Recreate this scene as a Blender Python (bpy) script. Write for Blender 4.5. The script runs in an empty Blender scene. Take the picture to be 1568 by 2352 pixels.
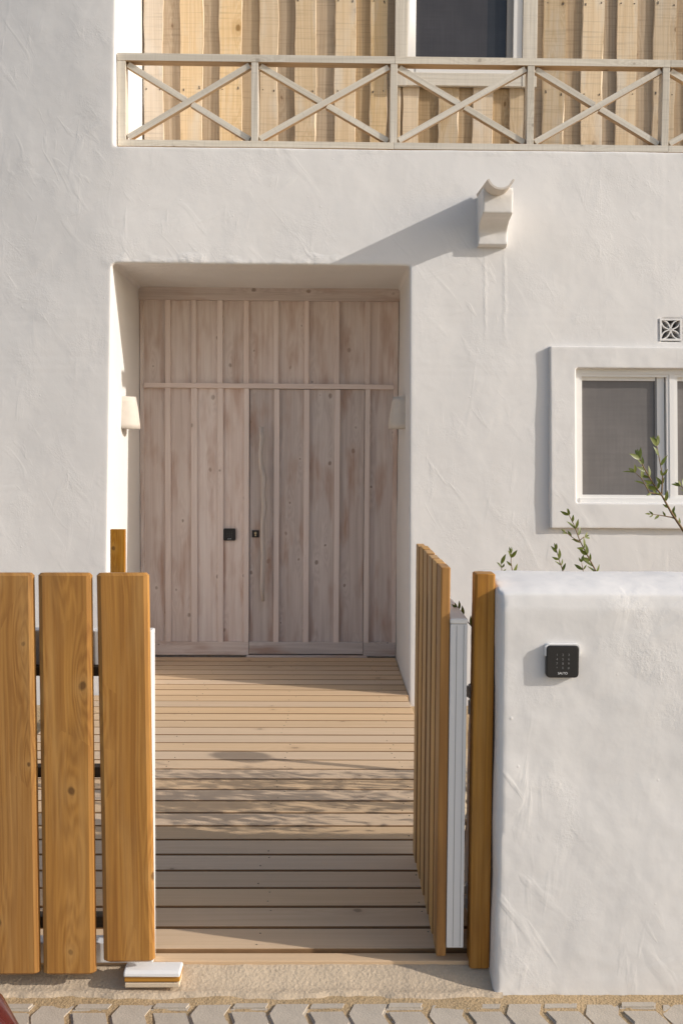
import bpy, bmesh, math, random
from mathutils import Vector, Matrix, noise
random.seed(7)
sc = bpy.context.scene
COL = sc.collection

# ------------------------------------------------------------------ camera, sky, sun, exposure
F = 2400.0                       # focal length in pixels of a 1568 x 2352 picture
CAM = Vector((0, 0, 1.443))
_a, _p, _r = math.atan(39/F), math.atan(136/F), 0.0066
_fw = Vector((math.sin(_a)*math.cos(_p), math.cos(_a)*math.cos(_p), -math.sin(_p)))
_rt0 = Vector((math.cos(_a), -math.sin(_a), 0)); _up0 = _rt0.cross(_fw)
_rt = _rt0*math.cos(_r) + _up0*math.sin(_r)
_up = _up0*math.cos(_r) - _rt0*math.sin(_r)
cd = bpy.data.cameras.new('camera'); cam = bpy.data.objects.new('camera', cd); COL.objects.link(cam)
cd.sensor_fit = 'VERTICAL'; cd.sensor_height = 36; cd.sensor_width = 24
cd.lens = 36*F/2352; cd.clip_start = 0.05; cd.clip_end = 500
m3 = Matrix((_rt, _up, -_fw)).transposed()
cam.matrix_world = Matrix.Translation(CAM) @ m3.to_4x4()
sc.camera = cam

SUN_EL = math.radians(24.6)
SUN_DIR = Vector((0.9613*math.cos(SUN_EL), -0.2756*math.cos(SUN_EL), math.sin(SUN_EL)))   # towards the sun
w = bpy.data.worlds.new('World'); sc.world = w; w.use_nodes = True
nt = w.node_tree; bg = nt.nodes['Background']
sky = nt.nodes.new('ShaderNodeTexSky'); sky.sky_type = 'NISHITA'; sky.sun_disc = False
sky.sun_elevation = SUN_EL; sky.sun_rotation = math.atan2(SUN_DIR.x, SUN_DIR.y)
sky.air_density = 1.0; sky.dust_density = 2.5; sky.ozone_density = 1.0
nt.links.new(sky.outputs[0], bg.inputs[0]); bg.inputs[1].default_value = 0.125
sl = bpy.data.lights.new('sun', 'SUN'); sl.energy = 3.25; sl.angle = math.radians(0.5); sl.color = (1, .94, .865)
so = bpy.data.objects.new('sun', sl); COL.objects.link(so); so.location = (6, -4, 8)
so.rotation_euler = SUN_DIR.to_track_quat('Z', 'Y').to_euler()
vs = sc.view_settings; vs.view_transform = 'Standard'; vs.look = 'None'; vs.gamma = 1; vs.exposure = 0.25
sc.cycles.max_bounces = 10; sc.cycles.diffuse_bounces = 8; sc.cycles.use_denoising = True

# ------------------------------------------------------------------ helpers
def at(px, py, Y):
    """point at distance Y into the yard that the 1568 x 2352 reference shows at px, py"""
    d = _fw + _rt*((px-784)/F) - _up*((py-1176)/F)
    return CAM + d*(Y/d.y)

def tag(o, label=None, cat=None, group=None, kind=None):
    if label: o['label'] = label
    if cat: o['category'] = cat
    if group: o['group'] = group
    if kind: o['kind'] = kind
    return o

WM = {}
def place(o, mw, parent):
    COL.objects.link(o); WM[o] = mw
    if parent is None: o.matrix_basis = mw
    else:
        o.parent = parent; o.matrix_parent_inverse = WM[parent].inverted(); o.matrix_basis = mw
    return o
def empty(name, loc):
    o = bpy.data.objects.new(name, None); o.empty_display_size = .2
    return place(o, Matrix.Translation(loc), None)
def mesh_from(name, verts, faces, mats=(), smooth=False, mi=None):
    me = bpy.data.meshes.new(name); me.from_pydata([tuple(v) for v in verts], [], faces); me.validate()
    for m in mats: me.materials.append(m)
    if smooth:
        for p in me.polygons: p.use_smooth = True
    if mi:
        for p, k in zip(me.polygons, mi): p.material_index = k
    me.update(); return me
def put(name, me, parent=None, mw=None):
    return place(bpy.data.objects.new(name, me), mw or Matrix.Identity(4), parent)

class MB:
    def __init__(s): s.v = []; s.f = []
    def add(s, v, f):
        n = len(s.v); s.v += [tuple(q) for q in v]; s.f += [tuple(i+n for i in q) for q in f]
    def hexa(s, c): s.add(c, [(0,3,2,1),(4,5,6,7),(0,1,5,4),(1,2,6,5),(2,3,7,6),(3,0,4,7)])
    def box(s, x0,x1,y0,y1,z0,z1):
        s.hexa([(x0,y0,z0),(x1,y0,z0),(x1,y1,z0),(x0,y1,z0),(x0,y0,z1),(x1,y0,z1),(x1,y1,z1),(x0,y1,z1)])
    def slant(s, x0,x1,z0,z1, o0, o1):          # box whose front and back follow the leaning facade
        s.hexa([(x0,wy(z0)+o0,z0),(x1,wy(z0)+o0,z0),(x1,wy(z0)+o1,z0),(x0,wy(z0)+o1,z0),
                (x0,wy(z1)+o0,z1),(x1,wy(z1)+o0,z1),(x1,wy(z1)+o1,z1),(x0,wy(z1)+o1,z1)])
    def tube(s, pts, rads, n=8, cap=True):
        pts = [Vector(p) for p in pts]; rings = []
        for i, p in enumerate(pts):
            d = (pts[min(i+1,len(pts)-1)] - pts[max(i-1,0)]).normalized()
            a = d.orthogonal().normalized() if i == 0 else (a0 - d*a0.dot(d)).normalized()
            a0 = a; b = d.cross(a)
            rings.append([p + (a*math.cos(t)+b*math.sin(t))*rads[i] for t in [2*math.pi*k/n for k in range(n)]])
        v = [q for r in rings for q in r]; f = []
        for i in range(len(pts)-1):
            for k in range(n):
                f.append((i*n+k, i*n+(k+1)%n, (i+1)*n+(k+1)%n, (i+1)*n+k))
        if cap:
            f.append(tuple(range(n-1,-1,-1))); f.append(tuple((len(pts)-1)*n+k for k in range(n)))
        s.add(v, f)
    def prism(s, outline, axis0, axis1, ext, o0, o1):   # outline (u,v) in plane axis0/axis1, extruded along ext from o0 to o1
        n = len(outline); a0, a1, e = Vector(axis0), Vector(axis1), Vector(ext)
        v = [a0*u+a1*q+e*o0 for u, q in outline] + [a0*u+a1*q+e*o1 for u, q in outline]
        s.add(v, [tuple(range(n-1,-1,-1)), tuple(range(n,2*n))] + [(k,(k+1)%n,(k+1)%n+n,k+n) for k in range(n)])
    def mesh(s, name, mat, smooth=False):
        me = mesh_from(name, s.v, s.f, [mat], smooth)
        bm = bmesh.new(); bm.from_mesh(me); bmesh.ops.recalc_face_normals(bm, faces=bm.faces); bm.to_mesh(me); bm.free()
        return me
    def obj(s, name, mat, parent=None, smooth=False, bevel=0):
        o = put(name, s.mesh(name, mat, smooth), parent)
        if bevel: bev(o, bevel)
        return o

def bev(o, wd, seg=2):
    me = o.data; bm = bmesh.new(); bm.from_mesh(me)
    bmesh.ops.remove_doubles(bm, verts=bm.verts, dist=1e-5)
    es = [e for e in bm.edges if len(e.link_faces)==2 and e.calc_face_angle(0) > .5]
    bmesh.ops.bevel(bm, geom=es, offset=wd, segments=seg, affect='EDGES', profile=.5)
    bm.to_mesh(me); bm.free()
    for p in me.polygons: p.use_smooth = True
    me.set_sharp_from_angle(angle=math.radians(22))

def remeshed(name, mb, mat, voxel, smooth_it=4, disp=(), parent=None):
    """join solids into one skin, soften the arrises and make it uneven like trowelled plaster"""
    me = mb.mesh(name+'_raw', mat); o = bpy.data.objects.new('tmp', me); COL.objects.link(o)
    r = o.modifiers.new('r','REMESH'); r.mode='VOXEL'; r.voxel_size=voxel; r.use_smooth_shade=True
    if smooth_it:
        s = o.modifiers.new('s','SMOOTH'); s.factor=.5; s.iterations=smooth_it
    for i,(scale,amt) in enumerate(disp):
        tx = bpy.data.textures.new('n','CLOUDS'); tx.noise_scale=scale; tx.noise_depth=2
        d = o.modifiers.new('d','DISPLACE'); d.texture=tx; d.texture_coords='GLOBAL'; d.strength=amt; d.mid_level=.5
    dg = bpy.context.evaluated_depsgraph_get()
    out = bpy.data.meshes.new_from_object(o.evaluated_get(dg)); out.name = name
    bpy.data.objects.remove(o)
    out.materials.clear(); out.materials.append(mat)
    for p in out.polygons: p.use_smooth = True
    return put(name, out, parent)

_pc = {}
def plank_mesh(wd, t, L, r, mat, side=None):
    k = (round(wd,4), round(t,4), round(L,3), r, mat.name, bool(side))
    if k in _pc: return _pc[k]
    x, y = wd/2, t/2; prof = []
    for cx, cy, a0 in ((x-r,y-r,0),(-x+r,y-r,90),(-x+r,-y+r,180),(x-r,-y+r,270)):
        for j in range(3):
            a = math.radians(a0+45*j); prof.append((cx+r*math.cos(a), cy+r*math.sin(a)))
    n = len(prof); e = min(r*.5, L*.1)
    v = []
    for z, s_ in ((0,.0),(e,1),(L-e,1),(L,.0)):
        for a, b in prof:
            if s_ == 0:
                a -= math.copysign(min(e,abs(a)), a); b -= math.copysign(min(e,abs(b)), b)
            v.append((a,b,z))
    f = [tuple(range(n-1,-1,-1)), tuple(3*n+i for i in range(n))]
    for q in range(3):
        f += [(q*n+i, q*n+(i+1)%n, (q+1)*n+(i+1)%n, (q+1)*n+i) for i in range(n)]
    me = mesh_from('plank', v, f, [mat]); 
    for p in me.polygons: p.use_smooth = True
    me.set_sharp_from_angle(angle=math.radians(20))
    if side:
        me.materials.append(side)
        for p in me.polygons:
            if abs(p.normal.x) > .8: p.material_index = 1
    _pc[k] = me; return me
def plank(name, p0, p1, xdir, wd, t, mat, parent=None, r=.002, side=None):
    """timber from p0 to p1, width along xdir, thickness across"""
    p0, p1 = Vector(p0), Vector(p1); z = (p1-p0); L = z.length; z.normalize()
    x = Vector(xdir); x = (x - z*x.dot(z)).normalized(); y = z.cross(x)
    mw = Matrix((x,y,z)).transposed().to_4x4(); mw.translation = p0
    return put(name, plank_mesh(wd,t,L,r,mat,side), parent, mw)

# ------------------------------------------------------------------ materials
def new_mat(name):
    m = bpy.data.materials.new(name); m.use_nodes = True; n = m.node_tree
    return m, n, n.nodes, n.links, n.nodes['Principled BSDF']
class N:
    """tiny node-graph helper"""
    def __init__(s, nt): s.nt = nt
    def _in(s, sock, v):
        if v is None: return
        if hasattr(v, 'is_output'): s.nt.links.new(v, sock)
        else: sock.default_value = v
    def math(s, op, a, b=None, c=None, clamp=False):
        n = s.nt.nodes.new('ShaderNodeMath'); n.operation = op; n.use_clamp = clamp
        for i, v in enumerate((a,b,c)): s._in(n.inputs[i], v)
        return n.outputs[0]
    def xyz(s, x, y, z):
        n = s.nt.nodes.new('ShaderNodeCombineXYZ')
        for i, v in enumerate((x,y,z)): s._in(n.inputs[i], v)
        return n.outputs[0]
    def sep(s, v):
        n = s.nt.nodes.new('ShaderNodeSeparateXYZ'); s._in(n.inputs[0], v); return n.outputs
    def noise(s, vec, scale, detail=2, rough=.5, dist=0):
        n = s.nt.nodes.new('ShaderNodeTexNoise'); s._in(n.inputs['Vector'], vec)
        s._in(n.inputs['Scale'], scale); n.inputs['Detail'].default_value = detail
        n.inputs['Roughness'].default_value = rough; n.inputs['Distortion'].default_value = dist
        return n.outputs[0]
    def voro(s, vec, scale, feature='F1', rnd=1, dim='3D'):
        n = s.nt.nodes.new('ShaderNodeTexVoronoi'); n.feature = feature; n.voronoi_dimensions = dim; s._in(n.inputs['Vector'], vec)
        n.inputs['Scale'].default_value = scale; n.inputs['Randomness'].default_value = rnd
        return n.outputs
    def ramp(s, fac, stops, interp='LINEAR'):
        n = s.nt.nodes.new('ShaderNodeValToRGB'); s._in(n.inputs[0], fac); cr = n.color_ramp; cr.interpolation = interp
        while len(cr.elements) < len(stops): cr.elements.new(.5)
        for e, (p, c) in zip(cr.elements, stops):
            e.position = p; e.color = (c,c,c,1) if isinstance(c,(int,float)) else (*c,1)
        return n.outputs[0]
    def mix(s, fac, a, b, mode='MIX'):
        n = s.nt.nodes.new('ShaderNodeMix'); n.data_type = 'RGBA'; n.blend_type = mode
        s._in(n.inputs[0], fac)
        for k, v in ((6,a),(7,b)):
            s._in(n.inputs[k], (*v,1) if isinstance(v, tuple) and len(v)==3 else v)
        return n.outputs[2]
    def mapr(s, v, a, b, c, d):
        n = s.nt.nodes.new('ShaderNodeMapRange'); s._in(n.inputs[0], v)
        for i, q in enumerate((a,b,c,d)): n.inputs[i+1].default_value = q
        return n.outputs[0]
    def bump(s, h, dist, strength=1, normal=None):
        n = s.nt.nodes.new('ShaderNodeBump'); s._in(n.inputs['Height'], h); n.inputs['Distance'].default_value = dist
        n.inputs['Strength'].default_value = strength
        if normal: s._in(n.inputs['Normal'], normal)
        return n.outputs[0]
    def scale(s, v, k):
        n = s.nt.nodes.new('ShaderNodeVectorMath'); n.operation = 'MULTIPLY'; s._in(n.inputs[0], v); n.inputs[1].default_value = k
        return n.outputs[0]
    def obj(s): return s.nt.nodes.new('ShaderNodeTexCoord').outputs['Object']
    def rnd(s): return s.nt.nodes.new('ShaderNodeObjectInfo').outputs['Random']

def wood(name, light, dark, knot, grain=110, knots=.6, kx=5.0, kz=1.6, rings=16, contrast=.5, rough=.62, var=.12, bump=.0006,
         blotch=None, saw=0.0, satvar=.1, kth=.45, halo_c=None, wash=None, ksize=.011):
    """sawn or planed timber, grain along local Z"""
    m, nt, nodes, links, P = new_mat(name); g = N(nt)
    x, y, z = g.sep(g.obj()); R = g.rnd()
    off = g.math('MULTIPLY', R, 91.7)
    c = g.math('ADD', x, g.math('MULTIPLY', y, .63))          # position across the grain
    wob = g.noise(g.xyz(g.math('MULTIPLY', c, 40.), off, g.math('MULTIPLY', z, 22.)), 1.0, 2)
    wob = g.math('MULTIPLY', g.math('SUBTRACT', wob, .5), .05)
    kv = g.xyz(g.math('ADD', g.math('ADD', g.math('MULTIPLY', c, kx), off), wob), g.math('ADD', g.math('MULTIPLY', z, kz), g.math('ADD', g.math('MULTIPLY', off, .37), wob)), 0.0)
    V = g.voro(kv, 1.0, dim='2D'); krand, krand2, _k3 = g.sep(V['Color'])
    kp, kq = g.sep(V['Position']), g.sep(kv)
    ddx = g.math('DIVIDE', g.math('SUBTRACT', kp[0], kq[0]), kx); ddz = g.math('DIVIDE', g.math('SUBTRACT', kp[1], kq[1]), kz)
    kr = g.math('SQRT', g.math('ADD', g.math('MULTIPLY', ddx, ddx), g.math('MULTIPLY', g.math('MULTIPLY', ddz, ddz), .6)))     # metres from the knot
    kd = g.math('DIVIDE', kr, g.mapr(krand2, 0, 1, .55*ksize, 1.5*ksize))
    kl = g.math('SQRT', g.math('ADD', g.math('MULTIPLY', ddx, ddx), g.math('MULTIPLY', g.math('MULTIPLY', ddz, ddz), .06)))
    has = g.math('GREATER_THAN', krand, kth)
    near = g.math('MULTIPLY', g.mapr(kl, .004, .06, 1, 0), has)
    near = g.math('MULTIPLY', near, near)
    low = g.noise(g.xyz(g.math('ADD', g.math('MULTIPLY', c, 3.2), off), 0.0, g.math('MULTIPLY', z, .8)), 1.0, 2)
    u = g.math('ADD', c, g.math('MULTIPLY', g.math('SUBTRACT', low, .5), .05))
    u = g.math('ADD', u, g.math('MULTIPLY', near, .022))
    fine = g.noise(g.xyz(g.math('MULTIPLY', u, grain), off, g.math('MULTIPLY', z, 1.6)), 1.0, 4, .6)
    ring = g.noise(g.xyz(g.math('MULTIPLY', u, rings), g.math('ADD', off, 7.), g.math('MULTIPLY', z, .35)), 1.0, 2, .6)
    rings2 = g.math('MULTIPLY_ADD', g.math('SINE', g.math('MULTIPLY', g.math('ADD', ring, g.math('MULTIPLY', near, .5)), 42.)), .5, .5)
    f = g.math('ADD', g.math('MULTIPLY', fine, .55), g.math('MULTIPLY', rings2, .22))
    f = g.math('ADD', f, g.math('MULTIPLY', ring, .3))
    f = g.mapr(f, .53-.35*(1.05-contrast), .53+.35*(1.05-contrast), 0, 1)
    col = g.mix(f, light, dark)
    kc = g.math('MULTIPLY', g.mapr(kd, .55, 1.0, knots, 0), has)
    halo = g.math('MULTIPLY', g.mapr(kd, .8, 3.2, knots*.45, 0), has)
    col = g.mix(halo, col, halo_c or knot); col = g.mix(kc, col, tuple(q*.55 for q in knot))
    if blotch:
        bc, amt = blotch
        b = g.noise(g.xyz(g.math('ADD', g.math('MULTIPLY', c, 9.), off), 3., g.math('MULTIPLY', z, 2.0)), 1.0, 3, .55)
        col = g.mix(g.mapr(b, .5, .68, 0, amt), col, bc)
    if wash:
        wc, amt = wash
        b2 = g.noise(g.xyz(g.math('ADD', g.math('MULTIPLY', c, 22.), off), 9., g.math('MULTIPLY', z, 1.5)), 1.0, 4, .6)
        col = g.mix(g.mapr(b2, .47, .66, 0, amt), col, wc)
    if saw:
        s1 = g.noise(g.xyz(g.math('MULTIPLY', c, 2.), off, g.math('MULTIPLY', z, 70.)), 1.0, 3, .7)
        col = g.mix(g.mapr(s1, .52, .75, 0, saw), col, tuple(q*.45 for q in dark))
        fine = g.math('ADD', fine, g.math('MULTIPLY', s1, .6))
    h = nodes.new('ShaderNodeHueSaturation')
    r2 = g.math('FRACT', g.math('MULTIPLY', R, 17.31))
    links.new(g.mapr(R, 0, 1, 1-var, 1+var), h.inputs['Value']); links.new(g.mapr(r2, 0, 1, 1-satvar, 1+satvar), h.inputs['Saturation'])
    links.new(col, h.inputs['Color']); links.new(h.outputs[0], P.inputs['Base Color'])
    links.new(g.mapr(fine, .3, .7, rough-.06, rough+.08), P.inputs['Roughness'])
    P.inputs['Specular IOR Level'].default_value = .3
    links.new(g.bump(g.math('ADD', fine, g.math('MULTIPLY', rings2, .25)), bump, 1), P.inputs['Normal'])
    return m

def plaster(name, colr, a=1.0, rough=.85, edges=False, grain=1.0, stroke=1.0):
    m, nt, nodes, links, P = new_mat(name); g = N(nt); o = g.obj()
    big = g.noise(o, 1.7, 3, .5); mid = g.noise(o, 7, 4, .5)
    x, y, z = g.sep(o)
    def strokes(ang, sc, seed):                      # short trowel strokes lying at an angle
        ca, sa = math.cos(ang), math.sin(ang)
        u = g.math('ADD', g.math('MULTIPLY', x, ca), g.math('MULTIPLY', z, sa)); v = g.math('SUBTRACT', g.math('MULTIPLY', z, ca), g.math('MULTIPLY', x, sa))
        n = g.noise(g.xyz(g.math('MULTIPLY', u, sc), g.math('ADD', g.math('MULTIPLY', y, sc), seed), g.math('MULTIPLY', v, sc*3.6)), 1.0, 3, .5, .8)
        return g.mapr(n, .58, .70, 0, 1)
    st = g.math('ADD', strokes(2.2, 3.2, 3.), strokes(.5, 2.6, 11.)); st = g.math('ADD', st, strokes(1.45, 3.0, 23.))
    gate = g.mapr(g.noise(o, 1.9, 2), .42, .62, .1, 1)
    st = g.math('MULTIPLY', st, gate)
    fine = g.noise(o, 75, 5, .7); fg = g.mapr(g.noise(o, 4.1, 3), .5, .66, .06, 1)
    chip = g.mapr(g.voro(o, 9)['Distance'], .02, .055, 1, 0)
    n1 = g.bump(big, .02*a, 1); n2 = g.bump(mid, .003*a, 1, n1); n3 = g.bump(st, .0011*a*stroke, 1, n2)
    n4 = g.bump(g.math('MULTIPLY', fine, fg), .0022*a*grain, 1, n3); n5 = g.bump(chip, .0009*a, 1, n4)
    if edges:                                        # rough hand-finished bands over the doorway and under the balcony, drips below the spout
        zn = g.math('ADD', z, g.math('MULTIPLY', g.math('SUBTRACT', g.noise(o, 5, 3), .5), .10))
        inx = g.math('MULTIPLY', g.mapr(x, -1.36, -1.26, 0, 1), g.mapr(x, .10, .45, 1, 0))
        e1 = g.math('MULTIPLY', g.mapr(g.math('ABSOLUTE', g.math('SUBTRACT', zn, 2.595)), .01, .05, 1, 0), inx)
        e2 = g.math('MULTIPLY', g.mapr(g.math('ABSOLUTE', g.math('SUBTRACT', zn, 3.31)), .01, .05, .7, 0), g.mapr(x, -1.36, -1.26, 0, 1))
        eb = g.math('MULTIPLY', g.math('ADD', e1, e2), g.mapr(g.noise(o, 6, 2), .40, .60, 0, 1))
        en = g.noise(g.scale(o,(22,22,40)), 1.0, 5, .65)
        n5 = g.bump(g.math('MULTIPLY', en, eb), .008, 1, n5)
        wv = g.math('MULTIPLY', g.math('SUBTRACT', g.noise(g.scale(o,(4,4,6)), 1, 5, .7), .5), .06)
        xx = g.math('ADD', x, wv)
        dr = g.math('ADD', g.mapr(g.math('ABSOLUTE', g.math('SUBTRACT', xx, .965)), .0, .016, 1, 0), g.mapr(g.math('ABSOLUTE', g.math('SUBTRACT', xx, 1.085)), .0, .018, 1, 0))
        dr = g.math('MULTIPLY', dr, g.mapr(g.math('ABSOLUTE', g.math('SUBTRACT', z, 2.42)), .12, .34, 1, 0))
        dr = g.math('MULTIPLY', dr, g.noise(g.scale(o,(60,60,30)), 1, 4, .7))
        n5 = g.bump(dr, .0022, 1, n5)
    links.new(n5, P.inputs['Normal'])
    c = g.mix(g.mapr(big, .35, .65, 0, 1), tuple(q*.965 for q in colr), colr)
    dirt = g.mapr(g.noise(g.scale(o,(6,6,1.2)), 1, 4, .6), .58, .8, 0, .10)
    c = g.mix(dirt, c, tuple(q*k for q,k in zip(colr,(.80,.76,.70))))
    links.new(c, P.inputs['Base Color']); P.inputs['Roughness'].default_value = rough; P.inputs['Specular IOR Level'].default_value = .2
    return m

def plain(name, colr, rough=.5, metal=0., var=.06, nscale=14., bump=.0003, spec=.5, coat=0.):
    m, nt, nodes, links, P = new_mat(name); g = N(nt); o = g.obj()
    n = g.noise(o, nscale, 4, .6)
    links.new(g.mix(n, tuple(q*(1-var) for q in colr), tuple(min(1,q*(1+var)) for q in colr)), P.inputs['Base Color'])
    P.inputs['Metallic'].default_value = metal; P.inputs['Specular IOR Level'].default_value = spec; P.inputs['Coat Weight'].default_value = coat
    links.new(g.mapr(n, .3, .7, rough*.9, min(1,rough*1.1)), P.inputs['Roughness'])
    if bump: links.new(g.bump(g.noise(o, nscale*9, 3), bump, 1), P.inputs['Normal'])
    return m

def gritty(name, c1, c2, c3, s1=5., s2=140., b1=.006, b2=.002, rough=.95, dark=.0):
    m, nt, nodes, links, P = new_mat(name); g = N(nt); o = g.obj()
    a = g.noise(o, s1, 5, .6); b = g.noise(o, s2, 3, .7); v = g.voro(o, s2*.6)['Distance']
    c = g.mix(g.mapr(a, .35, .65, 0, 1), c1, c2); c = g.mix(g.mapr(b, .5, .75, 0, .7), c, c3)
    if dark:
        sp = g.mapr(g.voro(o, 21)['Distance'], .05, .12, dark, 0); c = g.mix(sp, c, tuple(q*.25 for q in c1))
    links.new(c, P.inputs['Base Color']); P.inputs['Roughness'].default_value = rough; P.inputs['Specular IOR Level'].default_value = .15
    n1 = g.bump(a, b1, 1); n2 = g.bump(b, b2, 1, n1); n3 = g.bump(v, b2, .6, n2); links.new(n3, P.inputs['Normal'])
    return m

M_PL = plaster('lime_plaster', (.735,.719,.702), .6, edges=True)
M_PLF = plaster('rough_lime_plaster', (.735,.719,.702), .9, grain=1.1, stroke=.9)
M_GATE = wood('honey_stained_pine', (.44,.205,.030), (.27,.11,.014), (.14,.058,.016), grain=170, contrast=.4, rough=.5, var=.08, kx=7., kz=3.2, knots=.75, bump=.0004, kth=.35, rings=20, ksize=.010, halo_c=(.52,.29,.08), blotch=((.22,.105,.028),.6), wash=((.54,.30,.085),.4))
M_GATE2 = wood('pine_side', (.58,.33,.105), (.43,.215,.06), (.25,.12,.05), grain=90, contrast=.3, rough=.55, var=.10)
M_DECK = wood('weathered_larch_deck', (.645,.475,.315), (.55,.395,.25), (.36,.24,.15), grain=130, contrast=.1, rough=.75, var=.07, kx=3.0, kz=1.5, knots=.6, kth=.45, satvar=.12)
M_DOOR = wood('whitewashed_spruce', (.77,.665,.61), (.61,.505,.45), (.54,.40,.32), grain=80, contrast=.15, rough=.8, var=.07, blotch=((.46,.30,.23), .8), kx=6.5, kz=2.4, knots=.75, kth=.3, halo_c=(.78,.70,.64), wash=((.78,.70,.645),.55))
M_BATT = wood('whitewashed_batten', (.80,.69,.63), (.69,.57,.51), (.5,.38,.31), grain=80, contrast=.25, rough=.8, var=.06)
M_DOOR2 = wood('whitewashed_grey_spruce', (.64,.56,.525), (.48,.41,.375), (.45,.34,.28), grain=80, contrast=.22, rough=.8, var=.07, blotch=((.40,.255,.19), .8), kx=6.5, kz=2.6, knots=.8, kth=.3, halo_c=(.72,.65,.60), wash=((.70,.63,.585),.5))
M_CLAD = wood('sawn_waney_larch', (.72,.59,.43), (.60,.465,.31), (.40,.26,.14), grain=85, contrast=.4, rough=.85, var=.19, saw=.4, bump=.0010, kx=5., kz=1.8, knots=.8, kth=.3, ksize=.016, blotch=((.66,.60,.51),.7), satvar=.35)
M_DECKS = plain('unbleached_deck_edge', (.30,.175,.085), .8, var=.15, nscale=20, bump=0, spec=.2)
M_CLADU = wood('shade_darkened_sawn_larch', (.50,.385,.26), (.38,.275,.17), (.33,.2,.1), grain=85, contrast=.4, rough=.85, var=.12, saw=.5, bump=.0010, kx=4., kz=1.3, knots=.7, satvar=.18)  # darker copy of the larch, paints deeper shade onto the under-boards
M_EDGE = plain('bare_waney_edge', (.62,.52,.39), .85, var=.12, nscale=30, bump=.001, spec=.2)
M_RAIL = wood('silvered_sawn_timber', (.70,.655,.57), (.56,.51,.43), (.42,.36,.28), grain=80, contrast=.35, rough=.85, var=.08, saw=.22, bump=.0009, knots=.5)
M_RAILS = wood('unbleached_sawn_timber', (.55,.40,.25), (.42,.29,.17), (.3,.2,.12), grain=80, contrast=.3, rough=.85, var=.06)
M_DARKW = wood('dark_batten', (.10,.065,.035), (.06,.04,.02), (.04,.025,.015), var=.1)
M_WHITE = plain('white_powder_coat', (.74,.74,.74), .45, var=.02, bump=0)
M_PVC = plain('white_window_frame', (.80,.785,.76), .4, var=.02, bump=0)
M_GREYF = plain('grey_gasket_and_frame_shade', (.30,.29,.28), .6, var=.04, bump=0)
M_BLACK = plain('black_plastic', (.018,.017,.017), .38, var=.1, bump=.0001)
M_PRINT = plain('white_print', (.75,.75,.75), .5, var=.0, bump=0)
M_DIM = plain('grey_print', (.20,.20,.20), .5, var=.0, bump=0)
M_BRASS = plain('brass', (.72,.60,.42), .3, 1.0, bump=0)
M_STEEL = plain('steel', (.45,.45,.45), .35, 1.0, bump=0)
M_STEELD = plain('dull_screw', (.10,.085,.07), .6, .5, bump=0)
M_CLAY = plain('white_clay', (.63,.575,.51), .8, var=.09, nscale=22, bump=.0009, spec=.2)
M_CONC = gritty('sandy_concrete', (.545,.44,.32), (.475,.385,.285), (.61,.505,.38), 4., 150., .006, .0022, dark=.3)
M_SAND = gritty('sand', (.47,.345,.205), (.40,.29,.165), (.55,.42,.27), 9., 210., .006, .0028, dark=.5)
M_GROUND = gritty('dry_sandy_ground', (.50,.43,.33), (.44,.37,.28), (.56,.49,.39), 2., 90., .01, .003)
M_PAVE = gritty('grey_paver', (.49,.435,.365), (.42,.37,.31), (.56,.50,.42), 11., 260., .0015, .0008, .9, dark=.15)
M_STONE = gritty('pale_limestone', (.55,.46,.33), (.42,.33,.22), (.62,.54,.41), 12., 90., .004, .002)

def glass(name, colr, rough):
    m, nt, nodes, links, P = new_mat(name); g = N(nt); o = g.obj()
    x, y, z = g.sep(o)
    wv = g.math('MULTIPLY', g.math('SINE', g.math('MULTIPLY', x, 1500.)), g.math('SINE', g.math('MULTIPLY', z, 1500.)))
    n = g.noise(o, 3.5, 3)
    c = g.mix(g.mapr(n, .35, .65, 0, 1), tuple(q*.8 for q in colr), colr)
    c = g.mix(g.mapr(wv, -1, 1, 0, .25), c, tuple(q*.4 for q in colr))
    bands = g.noise(g.xyz(g.math('MULTIPLY', x, 3.), 0., g.math('MULTIPLY', z, 55.)), 1.0, 2)
    bands2 = g.noise(g.xyz(g.math('MULTIPLY', x, 60.), 5., g.math('MULTIPLY', z, 4.)), 1.0, 2)
    c = g.mix(g.mapr(g.math('ADD', bands, bands2), .85, 1.15, 0, .3), c, tuple(q*.6 for q in colr))
    links.new(c, P.inputs['Base Color']); P.inputs['Roughness'].default_value = rough; P.inputs['Specular IOR Level'].default_value = .5
    return m
M_SCREEN = glass('insect_screen_on_glass', (.20,.182,.172), .35)
M_PANE = glass('dark_pane', (.075,.07,.072), .16)
M_PANE2 = glass('dark_pane_overlap', (.045,.047,.052), .12)
def leafmat(name, c1, c2):
    m, nt, nodes, links, P = new_mat(name); g = N(nt); 
    links.new(g.mix(g.rnd(), c1, c2), P.inputs['Base Color']); P.inputs['Roughness'].default_value = .42
    P.inputs['Transmission Weight'].default_value = 0; P.inputs['Subsurface Weight'].default_value = 0
    tr = nodes.new('ShaderNodeBsdfTranslucent'); tr.inputs[0].default_value = (.16,.22,.03,1)
    ms = nodes.new('ShaderNodeMixShader'); ms.inputs[0].default_value = .3
    links.new(P.outputs[0], ms.inputs[1]); links.new(tr.outputs[0], ms.inputs[2])
    links.new(ms.outputs[0], nodes['Material Output'].inputs['Surface'])
    return m
M_LEAF = leafmat('olive_leaf', (.12,.15,.035), (.20,.22,.06))
M_TWIG = plain('young_bark', (.20,.125,.06), .8, var=.2, nscale=60)
M_DRIFT = wood('bleached_branch', (.56,.49,.44), (.40,.34,.30), (.2,.16,.13), grain=160, contrast=.5, rough=.8)
M_RED = plain('red_gloss_paint', (.075,.009,.008), .25, var=.05, bump=0, coat=.6)
M_RUBBER = plain('tyre_rubber', (.02,.02,.02), .8, var=.2)
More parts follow.
